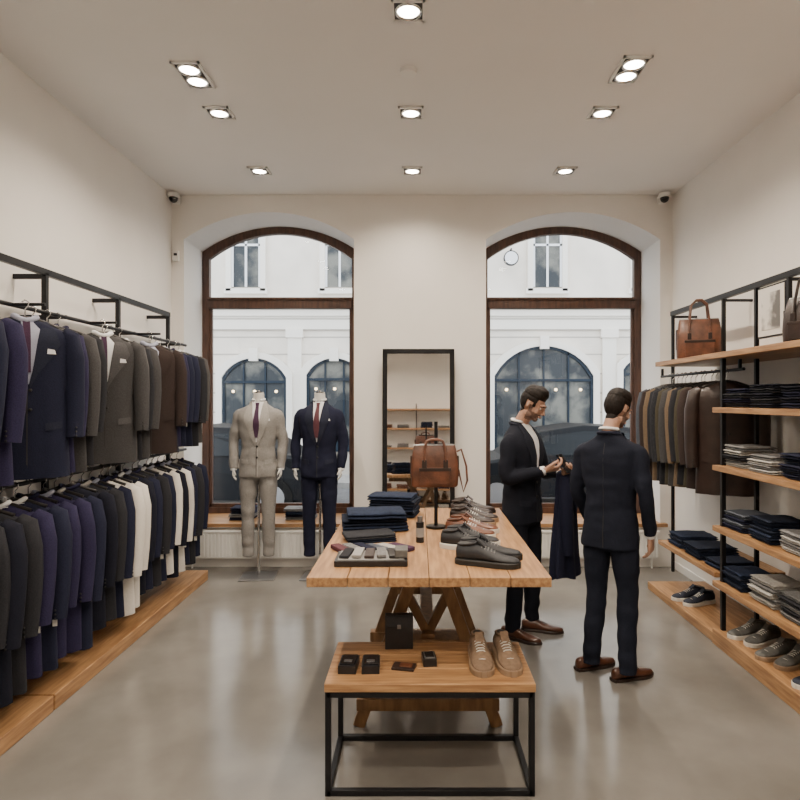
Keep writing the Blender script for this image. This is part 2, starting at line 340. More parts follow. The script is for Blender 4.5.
# ================= GARMENTS ON HANGERS =================
def sect(z,keys):
    for i in range(len(keys)-1):
        a,b=keys[i],keys[i+1]
        if a[0]>=z>=b[0]:
            f=(a[0]-z)/(a[0]-b[0]); return a[1]+(b[1]-a[1])*f,a[2]+(b[2]-a[2])*f
    return keys[-1][1:3]
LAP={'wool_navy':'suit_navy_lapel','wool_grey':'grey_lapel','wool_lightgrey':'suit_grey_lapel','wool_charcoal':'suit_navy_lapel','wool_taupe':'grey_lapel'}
def hang_jacket(mb,M,body,shirt=None,lapel=None,L=.82,sd=0,tag=False,tie=None,wide=1.0):
    mb.M=M; r=random.Random(sd)
    ks=[(-.085,.055,.03),(-.10,.09,.042),(-.13,.165,.054),(-.155,.20,.06),(-.20,.205,.066),(-.32,.198,.068),(-.48,.185,.06),(-.64,.195,.062),(-.085-L,.205,.058)]
    rings=[]; n=20; ph=r.uniform(0,6)
    for z,hw,hd in ks:
        rg=sring(0,0,z,hw,hd,2.6,n)
        for j,p in enumerate(rg):
            w=max(0,(-z-.25))*.018; p.y+=w*math.sin(p.x*38+ph+z*3); p.x+=w*.3*math.sin(z*9+ph)
        rings.append(rg)
    mb.loft(rings,body)
    for s in (-1,1):
        a=r.uniform(-.02,.03)
        mb.tube([(s*.165,0,-.138),(s*.203,0,-.168),(s*.220,-.005,-.28),(s*.226,-.012+a,-.42),(s*.226,-.03+a,-.56),(s*.220,-.045+a,-.70)],[.036,.052,.055,.051,.047,.043],body,12,flat=1.0)
        for k in range(3): mb.ell((s*.220,-.045+a-.045,-.69+k*.022),(.006,.004,.006),'sole_black',6,4)
    dep=lambda x,z:-sect(z,ks)[1]*max(0,1-min(1,abs(x)/sect(z,ks)[0])**2.6)**(1/2.6)
    def patch(lft,rgt,off,m,nx=3):
        vs=[];fs=[]
        for (x0,z0),(x1,z1) in zip(lft,rgt):
            for i in range(nx+1):
                x=x0+(x1-x0)*i/nx; z=z0+(z1-z0)*i/nx; vs.append((x,dep(x,z)-off,z))
        for i in range(len(lft)-1):
            for j in range(nx): k=i*(nx+1)+j; fs.append((k,k+1,k+nx+2,k+nx+1))
        mb.add(vs,fs,m)
    zs=[-.09,-.14,-.20,-.28,-.36,-.42]
    if shirt:
        patch([(-.055*wide*(1-i/6),z) for i,z in enumerate(zs)],[(.055*wide*(1-i/6),z) for i,z in enumerate(zs)],.004,shirt)
        if tie or r.random()<.4: patch([(-.016,z) for z in zs[:-1]],[(.016,z) for z in zs[:-1]],.009,tie or 'tie_purple',2)
        mb.tube([(.05*math.cos(t),-.03*math.sin(t)-.004,-.082+.012*math.cos(2*t)) for t in [pi*2*i/12 for i in range(13)]],.013*wide,shirt,6)
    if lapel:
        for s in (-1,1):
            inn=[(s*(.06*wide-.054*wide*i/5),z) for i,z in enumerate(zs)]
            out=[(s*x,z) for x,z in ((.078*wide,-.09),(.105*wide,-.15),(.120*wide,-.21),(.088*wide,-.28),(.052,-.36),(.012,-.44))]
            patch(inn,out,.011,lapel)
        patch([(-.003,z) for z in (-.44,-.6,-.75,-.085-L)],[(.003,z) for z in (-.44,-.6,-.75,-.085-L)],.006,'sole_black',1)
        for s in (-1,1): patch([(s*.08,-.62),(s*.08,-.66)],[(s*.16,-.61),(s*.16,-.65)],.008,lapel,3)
        for z in (-.45,-.55): mb.ell((.014,dep(.01,z)-.008,z),(.009,.005,.009),'sole_black',8,5)
        if tie: patch([(.090,-.235),(.087,-.262)],[(.122,-.240),(.128,-.262)],.012,'shirt_white',2)
    mb.tube([(0,0,-.10),(0,0,-.03),(.014,0,-.012),(.016,0,.006),(0,0,.018),(-.014,0,.006)],.0035,'chrome',6)
    mb.tube([(-.15,0,-.118),(-.06,0,-.085),(0,0,-.075),(.06,0,-.085),(.15,0,-.118)],.011,'hanger_black',8)
    if tag: mb.box((.21,-.07,-.72),(.022,.002,.035),'tag_white')
def jacket_row(name,X,z,ys,mats,bias,L=.82,shirt=True,special=()):
    mb=MB()
    for i,y in enumerate(ys):
        bm=mats[i%len(mats)]
        hang_jacket(mb,T(X+R(-.01,.01),y,z,bias+R(-.08,.08),R(.97,1.03)),bm,random.choice(['shirt_white','shirt_blue','knit_light','lining']) if shirt else None,LAP.get(bm,bm),L,sd=random.randint(0,9999),tag=random.random()<.12)
    for x,y,rz,bm,sh,tie in special:
        hang_jacket(mb,T(x,y,z,math.radians(rz),1.0),bm,sh,LAP.get(bm,bm),L,sd=random.randint(0,9999),tie=tie,wide=1.25)
    return mb.obj(name)
def rng(a,b,s):
    out=[];y=a
    while y<=b+1e-6: out.append(y+R(-.01,.01)); y+=s
    return out
XJ=-2.13; U=2.15; Lo=1.20; bi=math.radians(14)
RK=empty('clothing_rack')
m=MB()
for y in (.95,1.85,2.74,3.62,4.5,5.4):
    m.bb(-2.265,-2.235,y-.015,y+.015,.087,2.42,'black_metal')
    for z in (U,Lo): m.bb(-2.25,XJ+.01,y-.01,y+.01,z-.012,z+.012,'black_metal'); m.bb(XL+.001,-2.24,y-.012,y+.012,z-.012,z+.012,'black_metal')
    m.bb(XL+.001,-2.24,y-.012,y+.012,2.38,2.41,'black_metal'); m.box((-2.25,y,.093),(.09,.09,.012),'black_metal')
m.bb(-2.265,-2.235,.93,5.42,2.40,2.44,'black_metal')
for y in (3.12,3.86,4.52): m.tube([(-2.13,y+.02,U),(-1.95,y+.02,U)],.009,'black_metal',8)
m.obj('frame',RK,.002)
m=MB()
for z in (U,Lo): m.tube([(XJ,.9,z),(XJ,5.5,z)],.012,'black_metal',12)
m.obj('rails',RK)
m=MB(); 
for y0,y1 in ((.6,3.18),(3.19,5.52)):
    m.bb(XL+.013,-1.93,y0,y1,0.0,.085,'wood_oak_y')
m.obj('wooden_platform',None,.005)
jacket_row('hanging_suit_jackets',XJ,U,rng(1.3,2.80,.115),['wool_navy','wool_indigo','wool_navy','wool_midnight'],bi,special=[(-2.03,3.10,40,'wool_navy','shirt_blue','tie_purple'),(-2.12,3.30,20,'wool_indigo','lining',None)])
jacket_row('hanging_suit_jackets',XJ,U,[3.44,3.56],['wool_grey','wool_charcoal'],bi,special=[(-2.02,3.84,38,'wool_grey','shirt_white','tie_purple'),(-2.11,4.04,22,'wool_taupe','lining',None)])
jacket_row('hanging_suit_jackets',XJ,U,[4.18,4.28,4.76,4.87,4.98],['wool_charcoal','wool_grey','wool_navy','wool_indigo','wool_navy'],bi,special=[(-2.03,4.53,36,'wool_brown','shirt_blue',None)])
jacket_row('hanging_suit_jackets',XJ,U,[5.1,5.22,5.34],['wool_navy','wool_charcoal','wool_taupe'],bi)
jacket_row('hanging_suit_jackets',XJ,Lo,rng(1.3,2.95,.115),['wool_charcoal','wool_midnight','wool_charcoal','wool_grey'],bi,.90)
jacket_row('hanging_suit_jackets',XJ,Lo,rng(3.05,3.56,.115),['wool_indigo','wool_navy','wool_indigo'],bi,.90)
jacket_row('hanging_suit_jackets',XJ,Lo,[3.68,3.79,3.90,4.01,4.12],['wool_midnight','wool_charcoal','wool_navy','wool_cream','wool_cream'],bi,.88)
jacket_row('hanging_suit_jackets',XJ,Lo,rng(4.24,5.3,.115),['wool_midnight','wool_navy','wool_charcoal','wool_navy','wool_cream','wool_midnight','wool_cream','wool_navy','wool_charcoal','wool_navy'],bi,.86)

# ================= folded stacks =================
def folded(mb,M,w,d,n,mats,t=.028,sd=0):
    r=random.Random(sd); mb.M=M; z=0
    for i in range(n):
        th=t*r.uniform(.85,1.15); ww=w*r.uniform(.90,1.03); dd=d*r.uniform(.90,1.03); ox=r.uniform(-.008,.008); oy=r.uniform(-.008,.008); ph=r.uniform(0,6)
        mt=mats[i%len(mats)] if not isinstance(mats,str) else mats
        for half in (0,1):
            rings=[]; h2=th/2
            for k,(u,sc) in enumerate(((-1,.35),(-.985,.8),(-.93,1),(-.5,1),(0,1),(.5,1),(.93,1),(.985,.8),(1,.35))):
                rg=[]
                for j in range(16):
                    a=2*pi*j/16; c=math.cos(a); q=math.sin(a)
                    yy=dd/2*math.copysign(abs(c)**.45,c)*(1-.02*(1-sc)); zz=h2/2*sc*math.copysign(abs(q)**.7,q)
                    wob=.003*math.sin(u*5+ph)+.0025*math.sin(yy*40+ph)
                    rg.append(Vector((ox+u*ww/2,oy+yy+half*.006,z+h2/2+half*h2+zz+max(0,wob))))
                rings.append(rg)
            mb.loft(rings,mt)
        z+=th
# ================= shoes =================
def shoe(mb,M,kind,up,sole,lace,worn=False):
    mb.M=M; L=.285
    if kind=='sneaker': st=[(0,.012,.07),(.02,.026,.082),(.1,.035,.09),(.22,.037,.09),(.34,.037,.094),(.45,.039,.083),(.58,.044,.066),(.72,.047,.052),(.85,.043,.045),(.94,.033,.040),(.985,.018,.033),(1,.006,.027)]; sh=.022
    else: st=[(0,.010,.055),(.02,.022,.07),(.1,.031,.078),(.22,.032,.08),(.34,.033,.082),(.45,.035,.072),(.58,.041,.058),(.72,.044,.047),(.85,.037,.042),(.94,.025,.038),(.985,.013,.032),(1,.005,.027)]; sh=.014
    dy=lambda t:L*(.5-t)
    rings=[]
    for t,hw,h in interp(st,26):
        z0=sh-.004; c=(z0+h)/2; hd=(h-z0)/2; rg=[]
        for j in range(18):
            a=2*pi*j/18; cc=math.cos(a); q=math.sin(a)
            fl=1-.28*max(0,q) 
            rg.append(Vector((hw*fl*math.copysign(abs(cc)**.75,cc),dy(t),c+hd*math.copysign(abs(q)**.8,q))))
        rings.append(rg)
    mb.loft(rings,up)
    g=.005 if kind=='sneaker' else .003
    pr=interp(st,26)
    o=[Vector((hw+g,dy(t),0)) for t,hw,h in pr]+[Vector((-hw-g,dy(t),0)) for t,hw,h in pr[::-1]]
    o[0].y+=.004;o[-1].y+=.004; o[25].y-=.005;o[26].y-=.005
    r0=[p*1.0 for p in o]; r1=[Vector((p.x*1.02,p.y,sh)) for p in o]; r2=[Vector((p.x*.94,p.y*.99,sh+.004)) for p in o]
    mb.loft([r0,r1,r2],sole,smooth=False)
    if kind!='sneaker': mb.bb(-.03,.03,dy(.0),dy(.24),0,.018,sole)
    def top(t):
        for i in range(len(st)-1):
            if st[i][0]<=t<=st[i+1][0]:
                f=(t-st[i][0])/(st[i+1][0]-st[i][0]); return st[i][2]+(st[i+1][2]-st[i][2])*f
    if not worn:
        N=16; cy=dy(.185); pts=[(.024*math.cos(2*pi*i/N),cy+.043*math.sin(2*pi*i/N),.091-.006*math.sin(2*pi*i/N)) for i in range(N+1)]
        mb.tube(pts,.006,up,8); mb.ell((0,cy,.090),(.023,.041,.004),'sole_black',14,6)
        mb.box((0,dy(.40),.096),(.034,.05,.006),up,Matrix.Rotation(math.radians(38),4,'X'))
    for i in range(5):
        t=.42+i*.048; h=top(t)+.002
        mb.tube([(-.021,dy(t),h-.009),(-.011,dy(t)-.002,h),(.011,dy(t)+.002,h),(.021,dy(t),h-.009)],.0026,lace,6)
    if kind=='sneaker':
        mb.tube([(-.042,dy(.72),sh+.01),(-.028,dy(.76),.043),(0,dy(.78),.050),(.028,dy(.76),.043),(.042,dy(.72),sh+.01)],.002,lace if up!='sneaker_black' else 'sole_black',6)
def pair(name,x,y,z,rz,kind,up,sole,lace,gap=.115,r2=.08,sc=1):
    mb=MB(); c,s=math.cos(rz),math.sin(rz)
    for q in (-1,1): shoe(mb,T(x+c*gap/2*q,y+s*gap/2*q,z,rz+q*r2,sc),kind,up,sole,lace)
    return mb.obj(name)

# ================= TABLE =================
TZ=.88; TX0,TX1,TY0,TY1=-.485,.581,2.60,4.28
Tb=empty('trestle_table')
m=MB(); n=6; w=(TX1-TX0)/n
for i in range(n): m.bb(TX0+i*w+.0012,TX0+(i+1)*w-.0012,TY0,TY1,TZ-.042,TZ,'wood_oak_y')
m.obj('top',Tb,.003)
m=MB(); cx=.05
for y in (3.05,3.92):
    for s in (-1,1):
        m.beam((cx+s*.05,y,TZ-.05),(cx+s*.35,y,.0),.06,.055,'wood_leg')
        m.beam((cx+s*.20,y+.07,TZ-.05),(cx-s*.02,y+.07,.40),.045,.045,'wood_leg')
    m.bb(cx-.36,cx+.36,y-.035,y+.035,.085,.145,'wood_leg'); m.bb(cx-.42,cx+.42,y-.04,y+.04,TZ-.1,TZ-.042,'wood_leg')
    m.bb(cx-.19,cx+.19,y-.03,y+.10,.39,.44,'wood_leg')
m.bb(cx-.035,cx+.035,3.05,3.92,.40,.46,'wood_leg')
m.obj('trestle_legs',Tb,.004)
Bn=empty('display_bench'); bx0,bx1,by0,by1,bz=-.39,.49,2.49,2.93,.47
m=MB(); n=3; w=(by1-by0)/n
for i in range(n): m.bb(bx0,bx1,by0+i*w+.001,by0+(i+1)*w-.001,bz-.035,bz,'wood_oak_x')
m.obj('top',Bn,.003)
m=MB(); t=.024
for x in (bx0+.003,bx1-t-.003):
    for y in (by0+.005,by1-t-.005): m.bb(x,x+t,y,y+t,0,bz-.035,'black_metal')
    m.bb(x,x+t,by0+.02,by1-.02,.0,t,'black_metal'); m.bb(x,x+t,by0+.02,by1-.02,bz-.035-t,bz-.035,'black_metal')
for y in (by0+.005,by1-t-.005): m.bb(bx0+.01,bx1-.01,y,y+t,.001,t+.001,'black_metal'); m.bb(bx0+.01,bx1-.01,y,y+t,bz-.036-t,bz-.036,'black_metal')
m.obj('frame',Bn,.002)
def PX(px,Y): return (px-418)/600*Y
def PYt(py,z): return 600*(1.65-z)/(py-400)
for px,py in ((349,664),(371,664)):
    y=PYt(py,bz+.02); m=MB(); m.M=T(PX(px,y),y,bz,R(-.06,.06))
    m.box((0,0,.018),(.078,.115,.036),'leather_black'); m.box((0,-.0,.039),(.064,.095,.008),'phone_black'); m.box((0,-.02,.044),(.035,.022,.003),'grey_metal'); m.obj('leather_wallet',None,.006)
y=2.86; m=MB(); m.M=T(PX(399,y),y,bz,.05); m.box((0,0,.08),(.132,.04,.16),'leather_black'); m.box((0,-.022,.13),(.122,.006,.05),'sneaker_black'); m.box((0,-.026,.108),(.018,.004,.02),'grey_metal'); m.obj('leather_pouch',None,.006)
y=PYt(668,bz); m=MB(); m.M=T(PX(404,y),y,bz,-.2); m.box((0,0,.006),(.10,.065,.012),'leather_darkbrown'); m.box((.01,.0,.014),(.055,.04,.004),'leather_cognac'); m.obj('card_holder',None,.002)
y=PYt(663,bz); m=MB(); m.M=T(PX(429,y),y,bz,.1); m.box((0,0,.018),(.06,.085,.036),'leather_black'); m.box((0,-.004,.038),(.046,.066,.005),'grey_metal'); m.box((0,-.004,.0415),(.038,.056,.003),'phone_black'); m.obj('watch_box',None,.004)
pair('suede_sneakers',PX(493,2.70),2.70,bz,.05,'sneaker','suede_tan','sole_tan','lace_white',.118,.03,1.05)
m=MB()
folded(m,T(PX(375,3.62),3.62,TZ,.15),.38,.28,3,['denim','denim_dark','denim'],.036,1)
m.obj('folded_jeans')
m=MB(); folded(m,T(PX(394,4.02),4.02,TZ,-.2),.32,.24,4,['denim_dark','denim'],.034,2); m.obj('folded_jeans')
m=MB(); folded(m,T(PX(370,3.32),3.30,TZ,.3),.27,.18,2,['denim_dark','knit_dark'],.022,3); m.obj('folded_trousers')
m=MB()
m.M=T(PX(372,2.86),2.86,TZ,.02); m.box((0,0,.014),(.34,.19,.028),'leather_black'); m.box((-.0,0,.030),(.31,.17,.006),'paper_grey'); 
for i in range(5): m.box((-.12+i*.055,.0,.040+.004*(i%2)),(.045,.15,.014),['wool_charcoal','paper_grey','leather_darkbrown','knit_grey','leather_black'][i],Matrix.Rotation(.12*(i-2)*.4,4,'Z'))
m.box((.14,-.03,.055),(.06,.10,.035),'sneaker_grey')
m.obj('accessory_tray',None,.003)
m=MB(); m.M=T(PX(372,3.07),3.07,TZ,.05)
for i in range(6):
    x=-.16+i*.062; m.box((x,0.01*(i%3),.012),(.05,.15,.022),['tie_plum','knit_grey','wool_navy','greyblue','knit_light','tie_purple'][i],Matrix.Rotation(.5+.06*i,4,'Z'))
m.obj('folded_neckties',None,.005)
m=MB(); m.M=T(PX(420,3.25),3.25,TZ); m.cyl((0,0,0),(0,0,.11),.022,'leather_black',20); m.cyl((0,0,.11),(0,0,.14),.015,'grey_metal',20); m.cyl((0,0,.03),(0,0,.08),.0225,'paper_grey',20); m.obj('cologne_bottle')
pair('black_sneakers',PX(489,2.86),2.86,TZ,1.35,'sneaker','sneaker_black','sole_black','lace_grey',.125,.10,1.05)
pair('black_sneakers',PX(470,3.14),3.15,TZ,1.25,'sneaker','sneaker_black','sole_white','lace_grey',.12,.10)
pair('leather_sneakers',PX(472,3.45),3.45,TZ,1.3,'sneaker','leather_cognac','sole_white','lace_white',.12,.08)
pair('leather_sneakers',PX(474,3.78),3.78,TZ,1.3,'sneaker','leather_darkbrown','sole_tan','lace_white',.12,.08)
pair('dress_shoes',PX(473,4.07),4.08,TZ,1.3,'dress','leather_darkbrown','sole_black','sole_black',.11,.06)
sx,sy=PX(436,3.62),3.62
m=MB(); m.M=T(sx,sy,TZ); m.cyl((0,0,0),(0,0,.014),.06,'black_metal',24); m.cyl((0,0,.01),(0,0,.64),.011,'black_metal',12); m.tube([(-.10,0,.50),(.10,0,.50)],.008,'black_metal',8); m.obj('display_stand')
def bag(name,M,w,h,d,mt,handle=.12,strap=None):
    m=MB(); m.M=M; rings=[]
    for z,kw,kd in ((0,.90,.8),(.01,.97,.97),(h*.3,1,1),(h*.65,.97,.86),(h*.9,.90,.5),(h,.86,.22)): rings.append(sring(0,0,z,w/2*kw,d/2*kd,4.5,28))
    m.loft(rings,mt)
    m.tube([(-w*.42,0,h+.002),(w*.42,0,h+.002)],.006,'grey_metal',6)
    for s in (-1,1):
        y=s*d*.28
        m.tube([(-w*.22,y*1.6,h*.62),(-w*.21,y*1.2,h*.95),(-w*.17,y*.8,h+handle*.75),(-w*.06,y*.6,h+handle),(w*.06,y*.6,h+handle),(w*.17,y*.8,h+handle*.75),(w*.21,y*1.2,h*.95),(w*.22,y*1.6,h*.62)],.0085,mt,8)
        for x in (-.22,.22): m.box((w*x,s*d*.46,h*.56),(.028,.012,.05),'leather_darkbrown')
        m.box((0,s*d*.485,h*.25),(w*.62,.01,h*.34),mt)
        m.box((0,s*d*.49,h*.43),(w*.66,.012,.02),'leather_darkbrown')
    for s in (-1,1): m.box((s*w*.485,0,h*.5),(.012,d*.35,h*.5),'leather_darkbrown')
    if strap: m.tube([(w*.46,0,h*.85),(w*.56,0,h*.9),(w*.66,-.01,h*.5),(w*.68,-.01,h*.15),(w*.60,-.01,-.03),(w*.5,0,.1)],.007,mt,6)
    return m.obj(name,None,.002)
bag('leather_briefcase',T(sx-.01,sy-.056,TZ+.255,.05),.285,.245,.075,'leather_brown',.035,True)
bag('leather_holdall',T(2.2,4.70,1.97,math.radians(-20)),.33,.31,.16,'leather_brown',.15)
bag('leather_tote',T(2.20,3.36,1.97,math.radians(-60)),.27,.26,.15,'leather_darkbrown',.12)

# ================= MIRROR =================
Mi=empty('standing_mirror',(0.005,YB-.17,0)); Mi.rotation_euler=(math.radians(-2.6),0,0)
m=MB(); w,h,f=.70,2.15,.045
m.bb(-w/2,-w/2+f,-.02,.02,0,h,'black_metal'); m.bb(w/2-f,w/2,-.02,.02,0,h,'black_metal'); m.bb(-w/2,w/2,-.02,.02,h-f,h,'black_metal'); m.bb(-w/2,w/2,-.02,.02,0,f,'black_metal'); m.bb(-w/2+.01,w/2-.01,.005,.018,.01,h-.01,'wood_dark')
m.obj('frame',Mi,.003)
m=MB(); m.bb(-w/2+f,w/2-f,-.006,.004,f,h-f,'mirror'); m.obj('glass',Mi)

# ================= RIGHT SHELVING =================
S=empty('wall_shelving')
m=MB()
for y in (5.42,4.52,4.08,3.72,3.3,2.5,1.6): 
    m.bb(2.29,2.315,y-.0125,y+.0125,.101 if y in(5.42,4.08,2.5,1.6) else 1.97,2.42,'black_metal')
    m.bb(2.3,XR-.001,y-.01,y+.01,2.39,2.41,'black_metal')
m.bb(2.285,2.32,1.55,5.44,2.41,2.45,'black_metal')
for y in (4.04,2.5): 
    m.bb(2.04,2.068,y-.014,y+.014,.101,1.93,'black_metal')
    for z in (.41,.785,1.195,1.585): m.bb(2.04,2.31,y-.012,y+.012,z-.02,z-.002,'black_metal')
m.tube([(2.2,4.05,1.86),(2.2,5.42,1.86)],.011,'black_metal',10)
for y in (4.1,5.40): m.bb(2.19,2.21,y-.008,y+.008,1.86,1.93,'black_metal')
m.obj('frame',S,.002)
m=MB()
m.bb(2.0,XR-.013,1.5,5.06,1.93,1.968,'wood_oak_y')
for z in (.426,.80,1.21,1.60): m.bb(2.0,XR-.013,1.5,4.08,z-.035,z,'wood_oak_y')
m.bb(2.02,XR-.013,4.09,5.05,.44,.475,'wood_oak_y')
m.obj('shelves',S,.003)
m=MB(); m.bb(2.0,XR-.013,1.5,4.08,0,.10,'wood_oak_y'); m.bb(2.01,XR-.013,4.09,5.25,0,.065,'wood_oak_y'); m.obj('wooden_platform',None,.004)
def stack(y,z,mats,n,x=2.17,w=.24,d=.25,t=.028,nm='folded_sweaters',rz=None):
    m=MB(); folded(m,T(x,y,z+.001,R(-.06,.06)+pi/2 if rz is None else rz),d,w,n,mats,t,random.randint(0,999)); m.obj(nm)
ysx=(3.92,3.6,3.28,2.95,2.6)
for z,rows in ((1.60,[(['knit_dark','wool_navy'],4),(['wool_midnight','knit_dark'],5),(['wool_navy','wool_midnight'],4),(['knit_grey'],4),(['wool_navy'],4)]),
  (1.21,[(['knit_light','knit_grey','knit_dark'],5),(['knit_light','knit_grey'],4),(['wool_navy','denim_dark'],5),(['knit_grey'],4),(['knit_dark'],4)]),
  (.80,[(['wool_navy','greyblue'],4),(['denim_dark','denim'],5),(['knit_light','knit_grey'],4),(['wool_navy'],4),(['knit_grey'],4)]),
  (.426,[(['denim_dark','denim'],4),(['knit_light','knit_grey'],5),(['knit_grey','knit_dark'],5),(['wool_navy'],4),(['knit_grey'],4)])):
    for y,(mm,n) in zip(ysx,rows): stack(y,z,mm,n)
stack(4.85,.475,['denim','denim_dark'],3,2.22,.3,.26,.03,'folded_jeans'); stack(4.5,.475,['denim_dark','denim'],3,2.2,.3,.26,.03,'folded_jeans'); stack(4.22,.475,['denim','denim_dark'],2,2.2,.3,.2,.03,'folded_jeans')
pair('navy_sneakers',2.17,4.72,.066,-1.3,'sneaker','sneaker_navy','sole_white','lace_white')
pair('grey_sneakers',2.18,3.88,.101,-1.25,'sneaker','sneaker_grey','sole_white','lace_white'); pair('grey_sneakers',2.18,3.56,.101,-1.25,'sneaker','sneaker_grey','sole_tan','lace_white'); pair('navy_sneakers',2.18,3.2,.101,-1.3,'sneaker','sneaker_navy','sole_white','lace_white')
jacket_row('hanging_jackets',2.22,1.86,rng(4.48,5.3,.08),['wool_brown','olive','wool_charcoal','tan_cloth','wool_grey','olive','knit_dark','wool_charcoal','tan_cloth','wool_brown','greyblue'],-bi,.80,False)
m=MB(); hang_jacket(m,T(2.20,4.28,1.86,-.4,1.0),'leather_darkbrown',None,'leather_darkbrown',.80,5); m.obj('leather_jacket')
m=MB(); m.bb(2.296,2.314,3.745,4.055,2.06,2.40,'black_metal'); m.bb(2.293,2.297,3.757,4.043,2.072,2.388,'print_mount'); m.bb(2.290,2.294,3.80,4.00,2.11,2.35,'print')
m.obj('framed_photograph')
m=MB(); folded(m,T(-1.78,6.15,SILL+.036),.26,.22,4,['wool_navy','knit_grey','denim'],.03,4); m.obj('folded_sweaters')
m=MB(); folded(m,T(-1.2,6.15,SILL+.036),.3,.22,4,['knit_grey','wool_navy','denim'],.03,5); m.obj('folded_sweaters')
m=MB(); folded(m,T(1.9,6.15,SILL+.036),.26,.22,4,['wool_navy','knit_light'],.03,6); m.obj('folded_sweaters')
S2=empty('display_bookcase')
m=MB()
for z in (.3,.8,1.25,1.7,2.15): m.bb(-.95,.85,YF+.01,YF+.35,z,z+.035,'wood_oak_x')
for x in (-.95,-.05,.82): 
    for y in (YF+.02,YF+.32): m.bb(x,x+.025,y,y+.025,0,2.3,'black_metal')
m.obj('shelves',S2,.002)
m=MB()
for z in (.335,.835,1.285,1.735):
    for x in (-.75,-.35,.2,.6): folded(m,T(x,YF+.18,z),.28,.24,int(R(2,6)),[random.choice(['knit_grey','wool_navy','knit_light','leather_cognac','denim'])],.03,int(z*10+x*7))
m.obj('clothes',S2)

# ================= FIGURES =================
def catm(pts,rad,k=5):
    keys=[(*p,r) for p,r in zip(pts,rad)]
    o=interp(keys,(len(keys)-1)*k+1); return [q[:3] for q in o],[q[3] for q in o]
def wrinkle(amp,seed):
    def f(me):
        ns=[v.normal.copy() for v in me.vertices]; off=Vector((seed*3.1,seed*1.7,seed))
        for v,nn in zip(me.vertices,ns):
            c=v.co
            a=noise.noise(Vector((c.x*5,c.y*5,c.z*11))+off)+.5*noise.noise(Vector((c.x*13,c.y*13,c.z*20))+off)
            v.co=c+nn*amp*a
    return f
def bvh_of(ob): 
    me=ob.data; return BVHTree.FromPolygons([v.co for v in me.vertices],[tuple(p.vertices) for p in me.polygons])
def decal(mb,bv,lft,rgt,off,m,nx=4,ny=4,back=False,wall=.008):
    L=interp(lft,(len(lft)-1)*ny+1) if ny>1 else lft; Rr=interp(rgt,(len(rgt)-1)*ny+1) if ny>1 else rgt
    s=1 if back else -1; grid=[];last=s*.1
    for (x0,z0),(x1,z1) in zip(L,Rr):
        row=[]
        for i in range(nx+1):
            x=x0+(x1-x0)*i/nx; z=z0+(z1-z0)*i/nx
            h=bv.ray_cast(Vector((x,s*.17,z)),Vector((0,-s,0)),2)
            if h[0] is not None: last=h[0].y
            row.append(Vector((x,last+s*off,z)))
        grid.append(row)
    ny_=len(grid); vs=[p for r in grid for p in r]; fs=[]; W=nx+1
    for i in range(ny_-1):
        for j in range(nx): k=i*W+j; fs.append((k,k+1,k+W+1,k+W))
    mb.add(vs,fs,m)
    bd=grid[0]+[r[-1] for r in grid[1:]]+grid[-1][::-1][1:]+[r[0] for r in grid[::-1][1:-1]]
    in_=[p+Vector((0,-s*wall,0)) for p in bd]; n=len(bd)
    mb.add(bd+in_,[(i,(i+1)%n,n+(i+1)%n,n+i) for i in range(n)],m,False)
